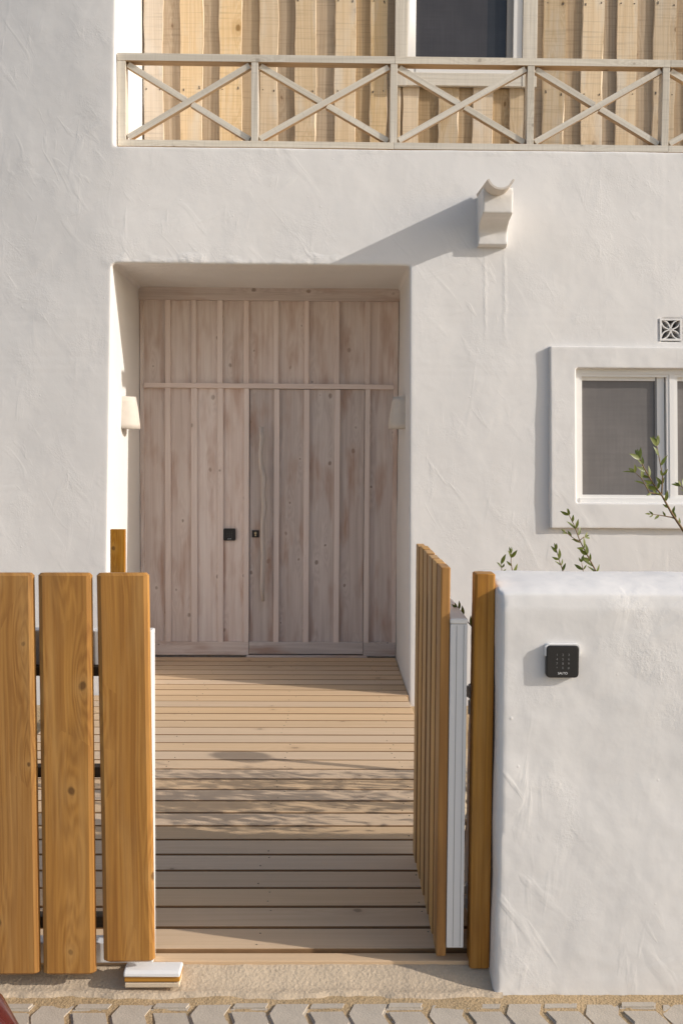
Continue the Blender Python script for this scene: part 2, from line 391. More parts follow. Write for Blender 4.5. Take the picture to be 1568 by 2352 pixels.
M_NAVY = plain('black_gloss_paint', (.012,.015,.022), .2, var=.05, bump=0, coat=.6)

# ------------------------------------------------------------------ setting: ground, threshold, pavement
def wy(z): return 6.16 + .097*z            # the leaning face of the house

g0 = MB(); g0.add([(-60,-60,-.085),(60,-60,-.085),(60,60,-.085),(-60,60,-.085)], [(0,1,2,3)])
tag(g0.obj('ground', M_GROUND), kind='structure')

def sheet(name, x0,x1,y0,y1, step, zf, mat, kind='structure'):
    nx, ny = int((x1-x0)/step), int((y1-y0)/step); v = []; f = []
    for j in range(ny+1):
        for i in range(nx+1):
            x, y = x0+(x1-x0)*i/nx, y0+(y1-y0)*j/ny; v.append((x,y,zf(x,y)))
    for j in range(ny):
        for i in range(nx):
            a = j*(nx+1)+i; f.append((a,a+1,a+nx+2,a+nx+1))
    return tag(put(name, mesh_from(name, v, f, [mat], True)), kind=kind)
def fb(x, y, s, o=0.): return noise.noise(Vector((x*s, y*s, o)))

sheet('garden_ground', -4.6, 4.6, 2.98, 6.35, .06, lambda x,y: -.060+.012*fb(x,y,3)+.006*fb(x,y,11), M_SAND)
def conc_z(x, y):
    edge = 2.778 + .012*fb(x,0,5) + .006*fb(x,0,22)
    t = max(0, min(1, (y-edge)/.022))
    return -.100*(1-t) + t*(-.012 - .034*max(0,min(1,(2.90-y)/.066)) + .0016*fb(x,y,30) + .0025*fb(x,y,9))
sheet('threshold', -4.6, .50, 2.74, 2.915, .011, conc_z, M_CONC)
pv = sheet('pavement', -3.2, 3.2, 1.0, 2.86, .022, lambda x,y: -.0608+.0025*fb(x,y,9)+.003*fb(x,y,27)+(.007*max(0,(y-2.72)/.1)), M_SAND)
COLW, PL = .1055, .232
def paver_mesh(l0, l1):
    """zigzag-sided paver occupying l0..l1 of its own length"""
    a, wd = .017, .0490
    ts = [l0] + [t for t in (0,.25,.5,.75,1) if l0 < t < l1] + [l1]
    def zz(t): return a*(1-abs(((t*4)%2)-1)) 
    R_ = [(wd+zz(t), -t*PL*.97) for t in ts]; L_ = [(-wd+zz(t), -t*PL*.97) for t in ts]
    out = L_ + R_[::-1]; mb = MB(); mb.prism(out, (1,0,0), (0,1,0), (0,0,1), -.05, 0)
    me = mb.mesh('paver', M_PAVE); o = bpy.data.objects.new('t', me); 
    bm = bmesh.new(); bm.from_mesh(me); 
    es = [e for e in bm.edges if len(e.link_faces)==2 and any(abs(f.normal.z)>.9 and f.calc_center_median().z>-.01 for f in e.link_faces)]
    bmesh.ops.bevel(bm, geom=es, offset=.005, segments=2, affect='EDGES'); bm.to_mesh(me); bm.free(); bpy.data.objects.remove(o)
    return me
PV = {k: paver_mesh(*k) for k in ((0.,1.),(.25,1.),(.86,1.),(.5,1.))}
for i in range(-22, 23):
    x = i*COLW + .012
    y = 2.765
    rows = [(.25,1.)] if i % 2 else [(.86,1.)]
    yy = y
    for k in range(8):
        key = rows[0] if k == 0 else (0.,1.)
        if yy < 1.15: break
        mw = Matrix.Translation((x+random.uniform(-.002,.002), yy+key[0]*PL, -.0555+random.uniform(-.0025,.002))) @ Matrix.Rotation(random.uniform(-.012,.012),4,'Z') @ Matrix.Rotation(random.uniform(-.012,.012),4,'X') @ Matrix.Rotation(random.uniform(-.012,.012),4,'Y')
        put('paver', PV[key], pv, mw)
        yy -= (1-key[0])*PL + .004

# ------------------------------------------------------------------ deck
DY = .145
deck = MB(); deck.box(-1.40,.46,2.99,7.30,-.082,-.055); deck = deck.obj('deck', M_DARKW); tag(deck, kind='structure')
for k in range(30):
    y = 2.962 + DY*(k+.5)
    xl, xr = -1.46+random.uniform(-.004,.004), .50+random.uniform(-.004,.004)
    if y > wy(0)-.06: xl, xr = -1.284, .505
    if y+DY/2 > 7.34: break
    gap = random.choice((.015,.016,.017))
    plank('deck_board', (xl,y,-.0145+random.uniform(-.0008,.0008)), (xr,y,-.0145+random.uniform(-.0008,.0008)), (0,1,0), DY-gap, .028, M_DECK, deck, r=.0035, side=M_DECKS)
plank('nosing_board', (-1.46,2.926,-.024), (.50,2.924,-.025), (0,1,0), .048, .044, M_DECK, deck, r=.003)

sm = MB(); rs = random.Random(5)
for k in range(30):
    for xj in (-1.25,-.72,-.19,.34):
        for dyy in (.035,.110):
            x, y = xj+rs.uniform(-.03,.03), 2.962+DY*k+dyy+rs.uniform(-.006,.006)
            if y < 7.25 and rs.random() < .62: sm.tube([(x,y,-.002),(x,y,.0006)], [.0030,.0026], 8)
so_ = sm.obj('screw_heads', M_STEELD, deck); so_['kind'] = 'stuff'

# ------------------------------------------------------------------ house
house = tag(empty('house', (0, 6.3, -.06)), 'white lime plastered house with leaning walls, timber clad upper floor and deep doorway', 'house')
XL, XR, ZT = -1.290, .511, 2.578
ZP = at(784,341.5,wy(3.3)).z
WX0, WX1, WZ0, WZ1 = at(1321,1000,6.30).x, at(1790,1000,6.30).x, at(1330,1155,6.26).z, at(1322,846,6.34).z         # window hole
v0 = at(1511,731,6.375); v1 = at(1563,785,6.365)
VX0, VX1, VZ0, VZ1 = v0.x+.006, v0.x+.146, v1.z+.004, v1.z+.144
xs = [-3.7, XL, XR, WX0, VX0, VX1, WX1, 3.9]; zs = [-.3, WZ0, WZ1, VZ0, VZ1, ZT, ZP, 6.3]
def solid(i, j):
    if not (0 <= i < len(xs)-1 and 0 <= j < len(zs)-1): return None
    x, z = (xs[i]+xs[i+1])/2, (zs[j]+zs[j+1])/2
    if x < XL: return 7.75
    if z > ZP: return None
    if z > ZT: return 6.85
    if x < XR: return None
    if WX0 < x < WX1 and WZ0 < z < WZ1: return None
    if VX0 < x < VX1 and VZ0 < z < VZ1: return None
    return 7.75
wb = MB()
def lean(ob):
    for vtx in ob.data.vertices: vtx.co.y += .097*vtx.co.z*max(0, min(1, (7.2-vtx.co.y)/(7.2-wy(0))))
for i in range(len(xs)-1):
    for j in range(len(zs)-1):
        b = solid(i,j)
        if b is None: continue
        e = .05
        for ex, ez in ((e,0),(0,e)):            # overlap neighbours one direction at a time, so no corner pokes into an opening
            x0 = xs[i]-(ex if solid(i-1,j) else 0); x1 = xs[i+1]+(ex if solid(i+1,j) else 0)
            z0 = zs[j]-(ez if solid(i,j-1) else 0); z1 = zs[j+1]+(ez if solid(i,j+1) else 0)
            wb.box(x0, x1, wy(0), b, z0, z1)
wb.box(XL-.05, 3.9, 6.65, 7.75, ZT, 2.93)
wb.box(WX0-.05, WX1+.05, 6.40, 7.75, WZ0-.05, WZ1+.05)
wb.box(VX0-.05, VX1+.05, 6.36, 7.75, VZ0-.05, VZ1+.05)
wall = remeshed('wall', wb, M_PL, .0125, 1, ((.9,.010),(.3,.003)), house)
lean(wall)
for vtx in wall.data.vertices:                     # the left pier turns slightly away from the street towards its top
    x, y, z = vtx.co
    if x < XL+.10 and y < 7.0:
        d = XL+.10-x; vtx.co.y += (.01+.040*max(z,0))*d*d/(d+.35)
rf = MB(); rf.box(-4.0,4.2,6.7,9.5,6.3,6.5); rf.obj('roof', M_PL, house)

# raised plaster surround of the ground floor window
c0 = at(1257,795,wy(2.07)-.03); c1 = at(1269,1213,wy(.98)-.03)
sx0, sx1, sz0, sz1 = (c0.x+c1.x)/2, WX1+.17, c1.z, c0.z
sb = MB(); t0, t1 = -.030, .06
Y0 = wy(0)
sb.box(sx0, WX0, Y0+t0, Y0+t1, sz0, sz1); sb.box(WX1, sx1, Y0+t0, Y0+t1, sz0, sz1)
sb.box(sx0+.02, sx1-.02, Y0+t0, Y0+t1, WZ1, sz1); sb.box(sx0+.02, sx1-.02, Y0+t0, Y0+t1, sz0, WZ0)
lean(remeshed('window_surround', sb, M_PL, .007, 1, ((.5,.008),(.15,.004)), house))

# ground floor window: frame, sashes, screens
wf = MB(); o0, o1 = .012, .085
fx0, fx1, fz0, fz1 = WX0-.006, WX1+.006, WZ0-.006, WZ1+.006
bw = .036; mid = at(1546.5,1000,6.3).x
wf.slant(fx0, fx0+bw, fz0, fz1, o0, o1); wf.slant(fx1-bw, fx1, fz0, fz1, o0, o1)
wf.slant(fx0+bw, fx1-bw, fz1-bw, fz1, o0+.002, o1); wf.slant(fx0+bw, fx1-bw, fz0, fz0+bw, o0-.006, o1)
wf.slant(mid-.016, mid+.016, fz0+bw, fz1-bw, o0+.004, o1)
win = wf.obj('window', M_PVC, house)
def sash(x0,x1,right_stile):
    z0, z1 = fz0+bw, fz1-bw; s = .017; a = MB()
    a.slant(x0,x0+s,z0,z1,.020,.07); a.slant(x1-s,x1,z0,z1,.020,.07); a.slant(x0+s,x1-s,z1-s,z1,.021,.07); a.slant(x0+s,x1-s,z0,z0+s,.021,.07)
    a.obj('sash_frame', M_PVC, win)
    r = x1-s
    if right_stile:
        b = MB(); b.slant(x1-s-.052, x1-s-.008, z0+s, z1-s, .040, .075); b.obj('sliding_stile', M_PVC, win)
        c = MB(); c.slant(x1-s-.008, x1-s, z0+s, z1-s, .060, .075); c.obj('gasket', M_GREYF, win)
        d = MB(); d.slant(x1-s-.062, x1-s-.052, z0+s, z1-s, .046, .075); d.obj('gasket', M_GREYF, win); r = x1-s-.062
    t = MB(); t.slant(x0+s, r, z1-s-.022, z1-s, .044, .075); t.obj('sash_rail', M_PVC, win)
    p = MB(); p.slant(x0+s, r, z0+s, z1-s-.022, .056, .066); p.obj('screen', M_SCREEN, win)
sash(fx0+bw, mid-.016, True); sash(mid+.016, fx1-bw, False)

# pierced vent block
vc = ((VX0+VX1)/2, (VZ0+VZ1)/2); hs = (VX1-VX0)/2-.002; vb = MB(); yv = wy(vc[1])
def vprism(poly, y0, y1): vb.prism(poly, (1,0,0), (0,.097,1), (0,1,0), y0, y1)
def vshift(poly): return [(vc[0]+a, vc[1]+b) for a,b in poly]
yb = yv - .097*vc[1]
th = .012
for a,b,c,d in ((-hs,hs,hs-th,hs),(-hs,hs,-hs,-hs+th),(-hs,-hs+th,-hs+th,hs-th),(hs-th,hs,-hs+th,hs-th)):
    vprism(vshift([(a,c),(b,c),(b,d),(a,d)]), yb-.004, yb+.10)
for sx in (-1,1):
    for sz in (-1,1):                        # four petals outlined by thin arcs
        q = hs-th*.5
        for flip in (0,1):
            arc = []
            for k in range(9):
                t = k/8; bow = .017*math.sin(math.pi*t)*(1 if flip else -1)
                arc.append((t*q - bow*.7071, t*q + bow*.7071))
            for k in range(8):
                (ax,az),(bx,bz) = arc[k], arc[k+1]; nx, nz = -(bz-az), (bx-ax); l = math.hypot(nx,nz); nx, nz = nx/l*.0034, nz/l*.0034
                vprism(vshift([(sx*(ax+nx),sz*(az+nz)),(sx*(ax-nx),sz*(az-nz)),(sx*(bx-nx),sz*(bz-nz)),(sx*(bx+nx),sz*(bz+nz))]), yb-.001, yb+.09)
vent = vb.obj('vent_block', M_PL, house)

# ---- doorway: boarded screen with a door leaf
YD = 7.352
def dx(px, py=1100): return at(px, py, YD).x
def dz(py, px=617): return at(px, py, YD).z
zt, zr0, zr1, zb0 = dz(692), dz(893), dz(882), dz(1473)
ztop = ZT+.01
bk = MB(); bk.box(XL-.02, XR+.02, YD+.016, YD+.06, -.03, ztop); screen = bk.obj('door_screen', M_DOOR2, house)
ups = [(381,393),(441,452),(500,512),(560.5,572),(629,640),(699,709.5),(768,779),(837.5,849)]
U = [(dx(a,790), dx(b,790)) for a,b in ups]
Lw = [(dx(a,1200), dx(b,1200)) for a,b in [(381,394),(440.6,454.4),(501,513.5),(560.5,572.3),(629,641),(697,709.5),(767,779),(835.6,847.4)]]
xl0, xr0 = XL+.004, XR-.004
def boards(bat, z0, z1, parent, xa, xb, y, mat, name='door_plank'):
    ed = [xa]+[(a+b)/2 for a,b in bat]+[xb]
    for a, b in zip(ed, ed[1:]):
        if b-a > .02: plank(name, ((a+b)/2, y, z0), ((a+b)/2, y, z1), (1,0,0), b-a-.002, .02, mat, parent, r=.0015)
boards(U, zr1, zt, screen, xl0, xr0, YD+.004, M_DOOR)
for a,b in U: plank('door_batten', ((a+b)/2, YD-.017, zr1), ((a+b)/2, YD-.017, zt), (1,0,0), b-a, .024, M_BATT, screen)
plank('door_header', (xl0-.01,YD-.020,(zt+ztop)/2), (xr0+.01,YD-.020,(zt+ztop)/2), (0,0,1), ztop-zt, .046, M_DOOR2, screen)
plank('door_rail', (dx(333,888),YD-.022,(zr0+zr1)/2), (dx(903,888),YD-.022,(zr0+zr1)/2), (0,0,1), zr1-zr0, .034, M_BATT, screen)
for a,b in ((324,333),(901,911)):
    plank('edge_batten', ((dx(a)+dx(b))/2,YD-.016,.005), ((dx(a)+dx(b))/2,YD-.016,zt), (1,0,0), dx(b)-dx(a), .02, M_DOOR, screen)
lf0, lf1 = Lw[3][1]+.003, Lw[7][0]-.003
boards(Lw[:3]+[(Lw[3][1],Lw[3][1])], .012, zr0, screen, xl0, Lw[3][1]+.0, YD+.004, M_DOOR)
boards([], .012, zr0, screen, Lw[7][0], xr0, YD+.004, M_DOOR2)
for q in (0,1,2,3,7):
    a,b = Lw[q]; plank('door_batten', ((a+b)/2,YD-.017,zb0), ((a+b)/2,YD-.017,zr0), (1,0,0), b-a, .022, M_BATT, screen)
plank('bottom_rail', (xl0,YD-.02,(zb0+.012)/2), (Lw[3][1],YD-.02,(zb0+.012)/2), (0,0,1), zb0-.012, .028, M_DOOR, screen)
plank('bottom_rail', (Lw[7][0],YD-.02,(zb0+.006)/2), (xr0,YD-.02,(zb0+.006)/2), (0,0,1), zb0-.006, .028, M_DOOR2, screen)
lb = MB(); lb.box(lf0, lf1, YD+.010, YD+.0155, .02, zr0-.003); leaf = lb.obj('door_leaf', M_DARKW, house)
boards(Lw[4:7], .02, zr0-.003, leaf, lf0, lf1, YD, M_DOOR2)
for a,b in Lw[4:7]: plank('door_batten', ((a+b)/2,YD-.019,zb0-.002), ((a+b)/2,YD-.019,zr0-.005), (1,0,0), b-a, .022, M_BATT, leaf)
plank('bottom_rail', (lf0,YD-.022,(zb0+.022)/2), (lf1,YD-.022,(zb0+.022)/2), (0,0,1), zb0-.022, .024, M_DOOR2, leaf)
plank('door_sill', (dx(567,1507),YD-.026,.006), (dx(842,1507),YD-.026,.006), (0,1,0), .05, .014, M_DOOR2, screen)
# branch used as a pull handle
hp = [(600,981),(602,1010),(598,1040),(601,1075),(606,1100),(604,1130),(607,1165),(603,1200),(603,1240),(605,1275),(604,1310),(602,1345),(604,1381)]
hm = MB(); hm.tube([at(a,b,YD-.075) for a,b in hp], [.017,.018,.016,.018,.021,.016,.019,.016,.018,.016,.018,.016,.012], 10)
hd = hm.obj('pull_handle', M_DRIFT, leaf, True)
for py in (1090,1300):
    q = at(604,py,YD-.06); st = MB(); st.tube([q, (q.x,YD-.012,q.z)], [.007,.007], 8); st.obj('handle_standoff', M_STEEL, leaf, True)
# lock escutcheon
ec = at(587,1226,YD-.012); es_ = MB(); es_.box(ec.x-.025,ec.x+.025,YD-.02,YD-.010,ec.z-.025,ec.z+.025); esc = es_.obj('lock_plate', M_BLACK, leaf, bevel=.002)
cy = MB(); cy.tube([(ec.x,YD-.020,ec.z+.006),(ec.x,YD-.026,ec.z+.006)], [.0085,.0085], 16); cy.box(ec.x-.005,ec.x+.005,YD-.025,YD-.0195,ec.z-.016,ec.z+.003); cy.obj('lock_cylinder', M_BRASS, leaf)

# ---- timber clad upper wall
YC = 7.505
tb = MB(); tb.box(XL-.05, 3.9, YC+.02, YC+.06, 2.93, 6.3); clad = tb.obj('timber_wall', M_CLAD, house)
def zx(x): return (350+x*1050/1568)*1568/2400
def zx2(x): return (1350+x*1050/1568)*1568/2400
def cx(px): return at(px, 150, YC-.02).x
def waney(name, x0, x1, z0, z1, yf, t, wn, seed, parent, mat):
    rnd = random.Random(seed); n = 44; L = z1-z0; v = []; f = []; mi = []
    ph = rnd.uniform(0,99); xc = (x0+x1)/2
    for k in range(n+1):
        z = L*k/n
        def ed(s):
            return wn*(noise.noise(Vector((z*2.3, ph+s*31, 0)))*.9 + noise.noise(Vector((z*7, ph+s*17, 5)))*.4 + noise.noise(Vector((z*21, ph+s*7, 9)))*.14)
        l, r = x0-xc+ed(0), x1-xc+ed(1)
        bl, br = .002+.008*max(0,noise.noise(Vector((z*3,ph,1)))), .002+.012*max(0,noise.noise(Vector((z*3,ph,2))))
        v += [(l-bl*.2, t, z), (l+bl, 0, z), (r-br, 0, z), (r+br*.2, t, z)]
    for k in range(n):
        a = 4*k
        for q, m_ in ((0,1),(1,0),(2,1)):
            f.append((a+q, a+q+1, a+q+5, a+q+4)); mi.append(m_)
        f.append((a+3, a, a+4, a+7)); mi.append(0)
    f += [(0,3,2,1),(4*n,4*n+1,4*n+2,4*n+3)]; mi += [0,0]
    me = mesh_from('clad', v, f, [mat, M_EDGE], False, mi)
    bm = bmesh.new(); bm.from_mesh(me); bmesh.ops.recalc_face_normals(bm, faces=bm.faces); bm.to_mesh(me); bm.free()
    return put(name, me, parent, Matrix.Translation((xc, yf, z0)))
over = [(230,333),(425,543),(627,747),(840,935),(1025,1137),(1235,1345),(1420,1508)]
over2 = [(835,950),(1035,1150),(1218,1325),(1412,1530),(1610,1730),(1805,1920),(2000,2110),(2195,2310)]
zc0, zc1 = 2.95, 5.9
def cladrun(edges, z0, z1, s0):
    for k,(a,b) in enumerate(edges):
        waney('cladding_board', a, b, z0, z1, YC-.018, .018, .012, s0+k, clad, M_CLAD)
    for k in range(len(edges)-1):
        a, b = edges[k][1]-.03, edges[k+1][0]+.03
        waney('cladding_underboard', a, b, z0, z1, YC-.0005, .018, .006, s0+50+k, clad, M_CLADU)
E1 = [(cx(zx(a)),cx(zx(b))) for a,b in over]; E2 = [(cx(zx2(a)),cx(zx2(b))) for a,b in over2]
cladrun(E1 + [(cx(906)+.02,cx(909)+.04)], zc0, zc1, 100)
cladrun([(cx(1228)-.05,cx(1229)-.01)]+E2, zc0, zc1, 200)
def wx_(px): return at(px,150,YC-.03).x
def wz_(py): return at(1060,py,YC-.03).z
E3 = [(cx(zx2(a)),cx(zx2(b))) for a,b in [(98,185),(285,390),(468,575),(660,735)]]
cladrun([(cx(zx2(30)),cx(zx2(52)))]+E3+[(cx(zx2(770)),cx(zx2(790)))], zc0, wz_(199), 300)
nm = MB(); rs = random.Random(8)
for (a,b) in E1+E2:
    for z in (3.36,3.98,4.60,5.2):
        for x in (a+.022,b-.024):
            if b-a > .05: nm.tube([(x+rs.uniform(-.004,.004),YC-.0165,z+rs.uniform(-.02,.02)),(x,YC-.0195,z)], [.0045,.004], 6)
no_ = nm.obj('nail_heads', M_STEELD, clad); no_['kind'] = 'stuff'
# upper window
uz0, uz1 = wz_(171), 5.35
uw = MB(); y0, y1 = YC-.048, YC+.015
uw.box(wx_(934), wx_(953), y0, y1, uz0, uz1); uw.box(wx_(1176), wx_(1197), y0, y1, uz0, uz1)
uw.box(wx_(953), wx_(1176), y0-.004, y1, uz0, wz_(155)); uw.box(wx_(953), wx_(1176), y0, y1, uz1-.05, uz1)
upw = uw.obj('upper_window', M_PVC, house, bevel=.003)
b = MB(); b.box(wx_(1162), wx_(1176), YC-.032, y1, wz_(155), uz1-.05); b.obj('shaded_stile', M_GREYF, upw)  # grey colour stands in for shade on this part of the white frame
p1 = MB(); p1.box(wx_(953), wx_(1118), YC-.014, YC-.008, wz_(155), uz1-.05); p1.obj('pane', M_PANE, upw)
p2 = MB(); p2.box(wx_(1118), wx_(1162), YC-.012, YC-.006, wz_(155), uz1-.05); p2.obj('pane', M_PANE2, upw)
for a,b_ in ((906,933.6),(1197.4,1230)):
    xa, xb = wx_(a), wx_(b_); plank('window_trim', ((xa+xb)/2, YC-.043, wz_(201)), ((xa+xb)/2, YC-.043, 5.45), (1,0,0), xb-xa, .034, M_RAIL, upw)
plank('window_trim', (wx_(934),YC-.040,(wz_(170.5)+wz_(200))/2), (wx_(1197),YC-.040,(wz_(170.5)+wz_(200))/2), (0,0,1), wz_(170.5)-wz_(200), .034, M_RAIL, upw)

# ------------------------------------------------------------------ balcony railing
YR = 6.612
rail = tag(empty('balcony_railing', (0, YR, ZP)), 'silvered timber balcony railing with crossed braces between posts, on the parapet', 'railing')
def rx(px, py=230): return at(px, py, YR-.04).x
def rz(py, px=784): return at(px, py, YR-.04).z
tz0, tz1 = rz(145), rz(128); bz0, bz1 = rz(341), rz(326)
x0 = rx(270)
xs_ = [x0, rx(905.5), rx(1537), rx(1537)+1.75]
for a, b in zip(xs_, xs_[1:]):
    plank('top_rail', (a+.001,YR,(tz0+tz1)/2), (b-.001,YR,(tz0+tz1)/2), (0,0,1), tz1-tz0, .085, M_RAIL, rail, r=.0015, side=M_RAILS)
    plank('bottom_rail', (a+.001,YR,(bz0+bz1)/2), (b-.001,YR,(bz0+bz1)/2), (0,0,1), bz1-bz0, .085, M_RAIL, rail, r=.0015, side=M_RAILS)
posts = [(270,289),(577,593),(896,912),(1210,1226),(1520,1536)]
PX = [(rx(a),rx(b)) for a,b in posts]
for q in range(2): PX.append((PX[-1][0]+.86, PX[-1][1]+.86))
for a,b in PX: plank('post', ((a+b)/2,YR,bz1), ((a+b)/2,YR,tz0), (1,0,0), b-a, .08, M_RAIL, rail, r=.0015)
for k in range(len(PX)-1):
    a, b = PX[k][1]+.012, PX[k+1][0]-.012; zl, zh = bz1+.016, tz0-.016
    plank('brace', (a,YR-.008,zl), (b,YR-.008,zh), (0,0,1), .036, .045, M_RAIL, rail, r=.0015, side=M_RAILS)
    A, B = Vector((a,YR+.002,zh)), Vector((b,YR+.002,zl)); mdl = (A+B)/2; d = (B-A).normalized()*.021
    plank('brace', A, mdl-d, (0,0,1), .036, .045, M_RAIL, rail, r=.0015, side=M_RAILS)
    plank('brace', mdl+d, B, (0,0,1), .036, .045, M_RAIL, rail, r=.0015, side=M_RAILS)

# ------------------------------------------------------------------ rain spout
spout = tag(empty('rain_spout', (1.04, 6.5, 2.72)), 'white plastered corbel carrying a half-round clay gutter spout', 'rain spout')
yF, yL = 6.20, 6.375
cX0, cX1 = at(1108,489,yF).x, at(1177,489,yF).x
zT_, zU, zK, zL = at(1140,430,yF).z, at(1140,489,yF).z, at(1140,537,yL).z, at(1140,561,yL).z
prof = [(6.55,zT_),(yF+.006,zT_),(yF,zT_-.05),(yF,zU)]
for k in range(1,9):
    t = k/8*math.pi/2; prof.append((yF+.02+(yL-yF-.02)*math.sin(t), zU-.012-(zU-.012-zK)*(1-math.cos(t))))
prof += [(yL-.004,zL),(yL+.012,zL-.012),(6.55,zL-.016)]
cb = MB(); cb.prism(prof, (0,1,0), (0,0,1), (1,0,0), cX0, cX1)
remeshed('corbel', cb, M_PL, .006, 2, ((.08,.003),(.25,.005)), spout)
tl = MB(); cxx, czz = at(1150,413,6.05).x, at(1150,413,6.05).z+.027; R1, R0 = .086, .074; v = []; n = 18
for yy, rr in ((6.05,.95),(6.44,1.05)):
    for Rr in (R1, R0):
        for k in range(n+1):
            a = math.pi + math.pi*(.10+.80*k/n); v.append((cxx+Rr*rr*math.cos(a), yy, czz+Rr*rr*math.sin(a)+(yy-6.05)*.03))
f = []; s1 = n+1
for k in range(n):
    f += [(k,k+1,2*s1+k+1,2*s1+k), (s1+k+1,s1+k,3*s1+k,3*s1+k+1), (k+1,k,s1+k,s1+k+1), (2*s1+k,2*s1+k+1,3*s1+k+1,3*s1+k)]
f += [(0,2*s1,3*s1,s1), (n,s1+n,3*s1+n,2*s1+n)]
tl.add(v, f); tl.obj('gutter_tile', M_CLAY, spout, False)

# ------------------------------------------------------------------ wall lights on the jambs
def sconce(xw, side, yc, zb_, zt_, label):
    s = MB(); n = 16; v = []; f = []
    rows = 7
    for inner in (0,1):
        for j in range(rows):
            t = j/(rows-1); z = zb_ + (zt_-zb_)*t
            depth = (.104 - .028*t**1.5) - .009*inner; half = (.088 - .014*t) - .009*inner
            for k in range(n+1):
                a = -math.pi/2 + math.pi*k/n
                v.append((xw + side*depth*math.cos(a)**.85 if abs(a) < math.pi/2-1e-6 else xw, yc + half*math.sin(a), z))
    s1 = n+1; o = rows*s1
    for j in range(rows-1):
        for k in range(n):
            a = j*s1+k
            f.append((a,a+1,a+s1+1,a+s1)); f.append((o+a+1,o+a,o+a+s1,o+a+s1+1))
    for k in range(n):
        f.append((k+1,k,o+k,o+k+1)); q = (rows-1)*s1+k; f.append((q,q+1,o+q+1,o+q))
    s.add(v, f); root = tag(empty('wall_light', (xw, yc, zb_)), label, 'wall light', 'clay wall lights on the doorway jambs')
    s.obj('shade', M_CLAY, root, True)
    bp = MB(); bp.box(min(xw-side*.004,xw+side*.02), max(xw-side*.004,xw+side*.02), yc-.04, yc+.04, zb_+.05, zt_-.03); bp.obj('back_plate', M_CLAY, root)
q = at(290,985,6.77); q2 = at(907,985,6.77)
sconce(XL-.002, 1, 6.77, q.z, q.z+.205, 'white clay half-cone wall light catching sun on the doorway jamb')
sconce(XR+.002, -1, 6.77, q2.z, q2.z+.205, 'white clay half-cone wall light in the shade of the doorway jamb')

# ------------------------------------------------------------------ keypads
def text_mesh(txt, size):
    c = bpy.data.curves.new('t','FONT'); c.body = txt; c.size = size; c.align_x='CENTER'; c.align_y='CENTER'; c.extrude = .0002
    o = bpy.data.objects.new('t', c); COL.objects.link(o); dg = bpy.context.evaluated_depsgraph_get()
    me = bpy.data.meshes.new_from_object(o.evaluated_get(dg)); bpy.data.objects.remove(o); return me
def keypad(c, hw, depth, yback, label, hood):
    root = tag(empty('keypad', (c.x, yback, c.z-hw)), label, 'keypad')
    b = MB(); r = hw*.24; out = []
    for sx, sz, a0 in ((1,1,0),(-1,1,90),(-1,-1,180),(1,-1,270)):
        for k in range(5):
            a = math.radians(a0+22.5*k); out.append((c.x+sx*(hw-r)+r*math.cos(a), c.z+sz*(hw-r)+r*math.sin(a)))
    b.prism(out, (1,0,0), (0,0,1), (0,1,0), yback-depth, yback); ob = b.obj('housing', M_BLACK, root, bevel=.003)
    if hood:
        h = MB(); h2 = hw+.0035
        o2 = []
        for sx, a0 in ((1,0),(-1,90)):
            for k in range(5):
                a = math.radians(a0+22.5*k); o2.append((sx*(h2-r)+r*math.cos(a), (h2-r)+r*math.sin(a)))
        o2 = [(h2,.35*hw)] + o2 + [(-h2,.35*hw)]
        for (a,b_),(c_,d) in zip(o2,o2[1:]):
            k = .93
            h.prism([(c.x+a,c.z+b_),(c.x+c_,c.z+d),(c.x+c_*k,c.z+d*k),(c.x+a*k,c.z+b_*k)], (1,0,0),(0,0,1),(0,1,0), yback-depth*.86, yback)
        h.obj('rain_hood', M_WHITE, root)
    rot = Matrix.Rotation(math.pi/2,4,'X')
    rows = ['1','2','3','4','5','6','7','8','9','*','0','#']
    for k, t in enumerate(rows):
        me = text_mesh(t, hw*.20); me.materials.append(M_DIM)
        put('key_digit', me, root, Matrix.Translation((c.x+(k%3-1)*hw*.36, yback-depth-.0003, c.z+hw*(.42-.27*(k//3)))) @ rot)
    me = text_mesh('SALTO', hw*.20); me.materials.append(M_PRINT)
    put('lettering', me, root, Matrix.Translation((c.x, yback-depth-.0003, c.z-hw*.72)) @ rot)
kc = at(527,1228,YD-.03); keypad(kc, .0425, .018, YD-.006, 'small black keypad screwed to the pale door boards', False)

# ------------------------------------------------------------------ street wall with keypad
YW = 2.812
wall_x0 = .484
wm = MB()
# cross-section (y,z): slightly leaning front, rounded top
cs = [(YW-.006,-.12),(YW,.0),(YW+.010,.5),(YW+.017,1.02)]
for k in range(1,10):
    a = math.pi*k/10; cs.append((YW+.236-.22*math.cos(a), 1.035+.058*math.sin(a)**.7))
cs += [(3.27,1.02),(3.30,-.12)]
wm.prism(cs, (0,1,0), (0,0,1), (1,0,0), wall_x0, 4.6)
wm.v = [(x if x > 1 else .486-.36*max(0,min(y-YW,.075))+.014*(z-.5), y, z) for x,y,z in wm.v]
sw = remeshed('street_wall', wm, M_PLF, .010, 3, ((.35,.010),(.12,.003),(.03,.0008)))
tag(sw, 'low white plastered street wall with rounded top and a black keypad on it', 'wall')
kc2 = at(1290.5,1519,YW+.004); keypad(kc2, .0445, .024, YW+.022, 'large black keypad with white rain hood on the low street wall', True)

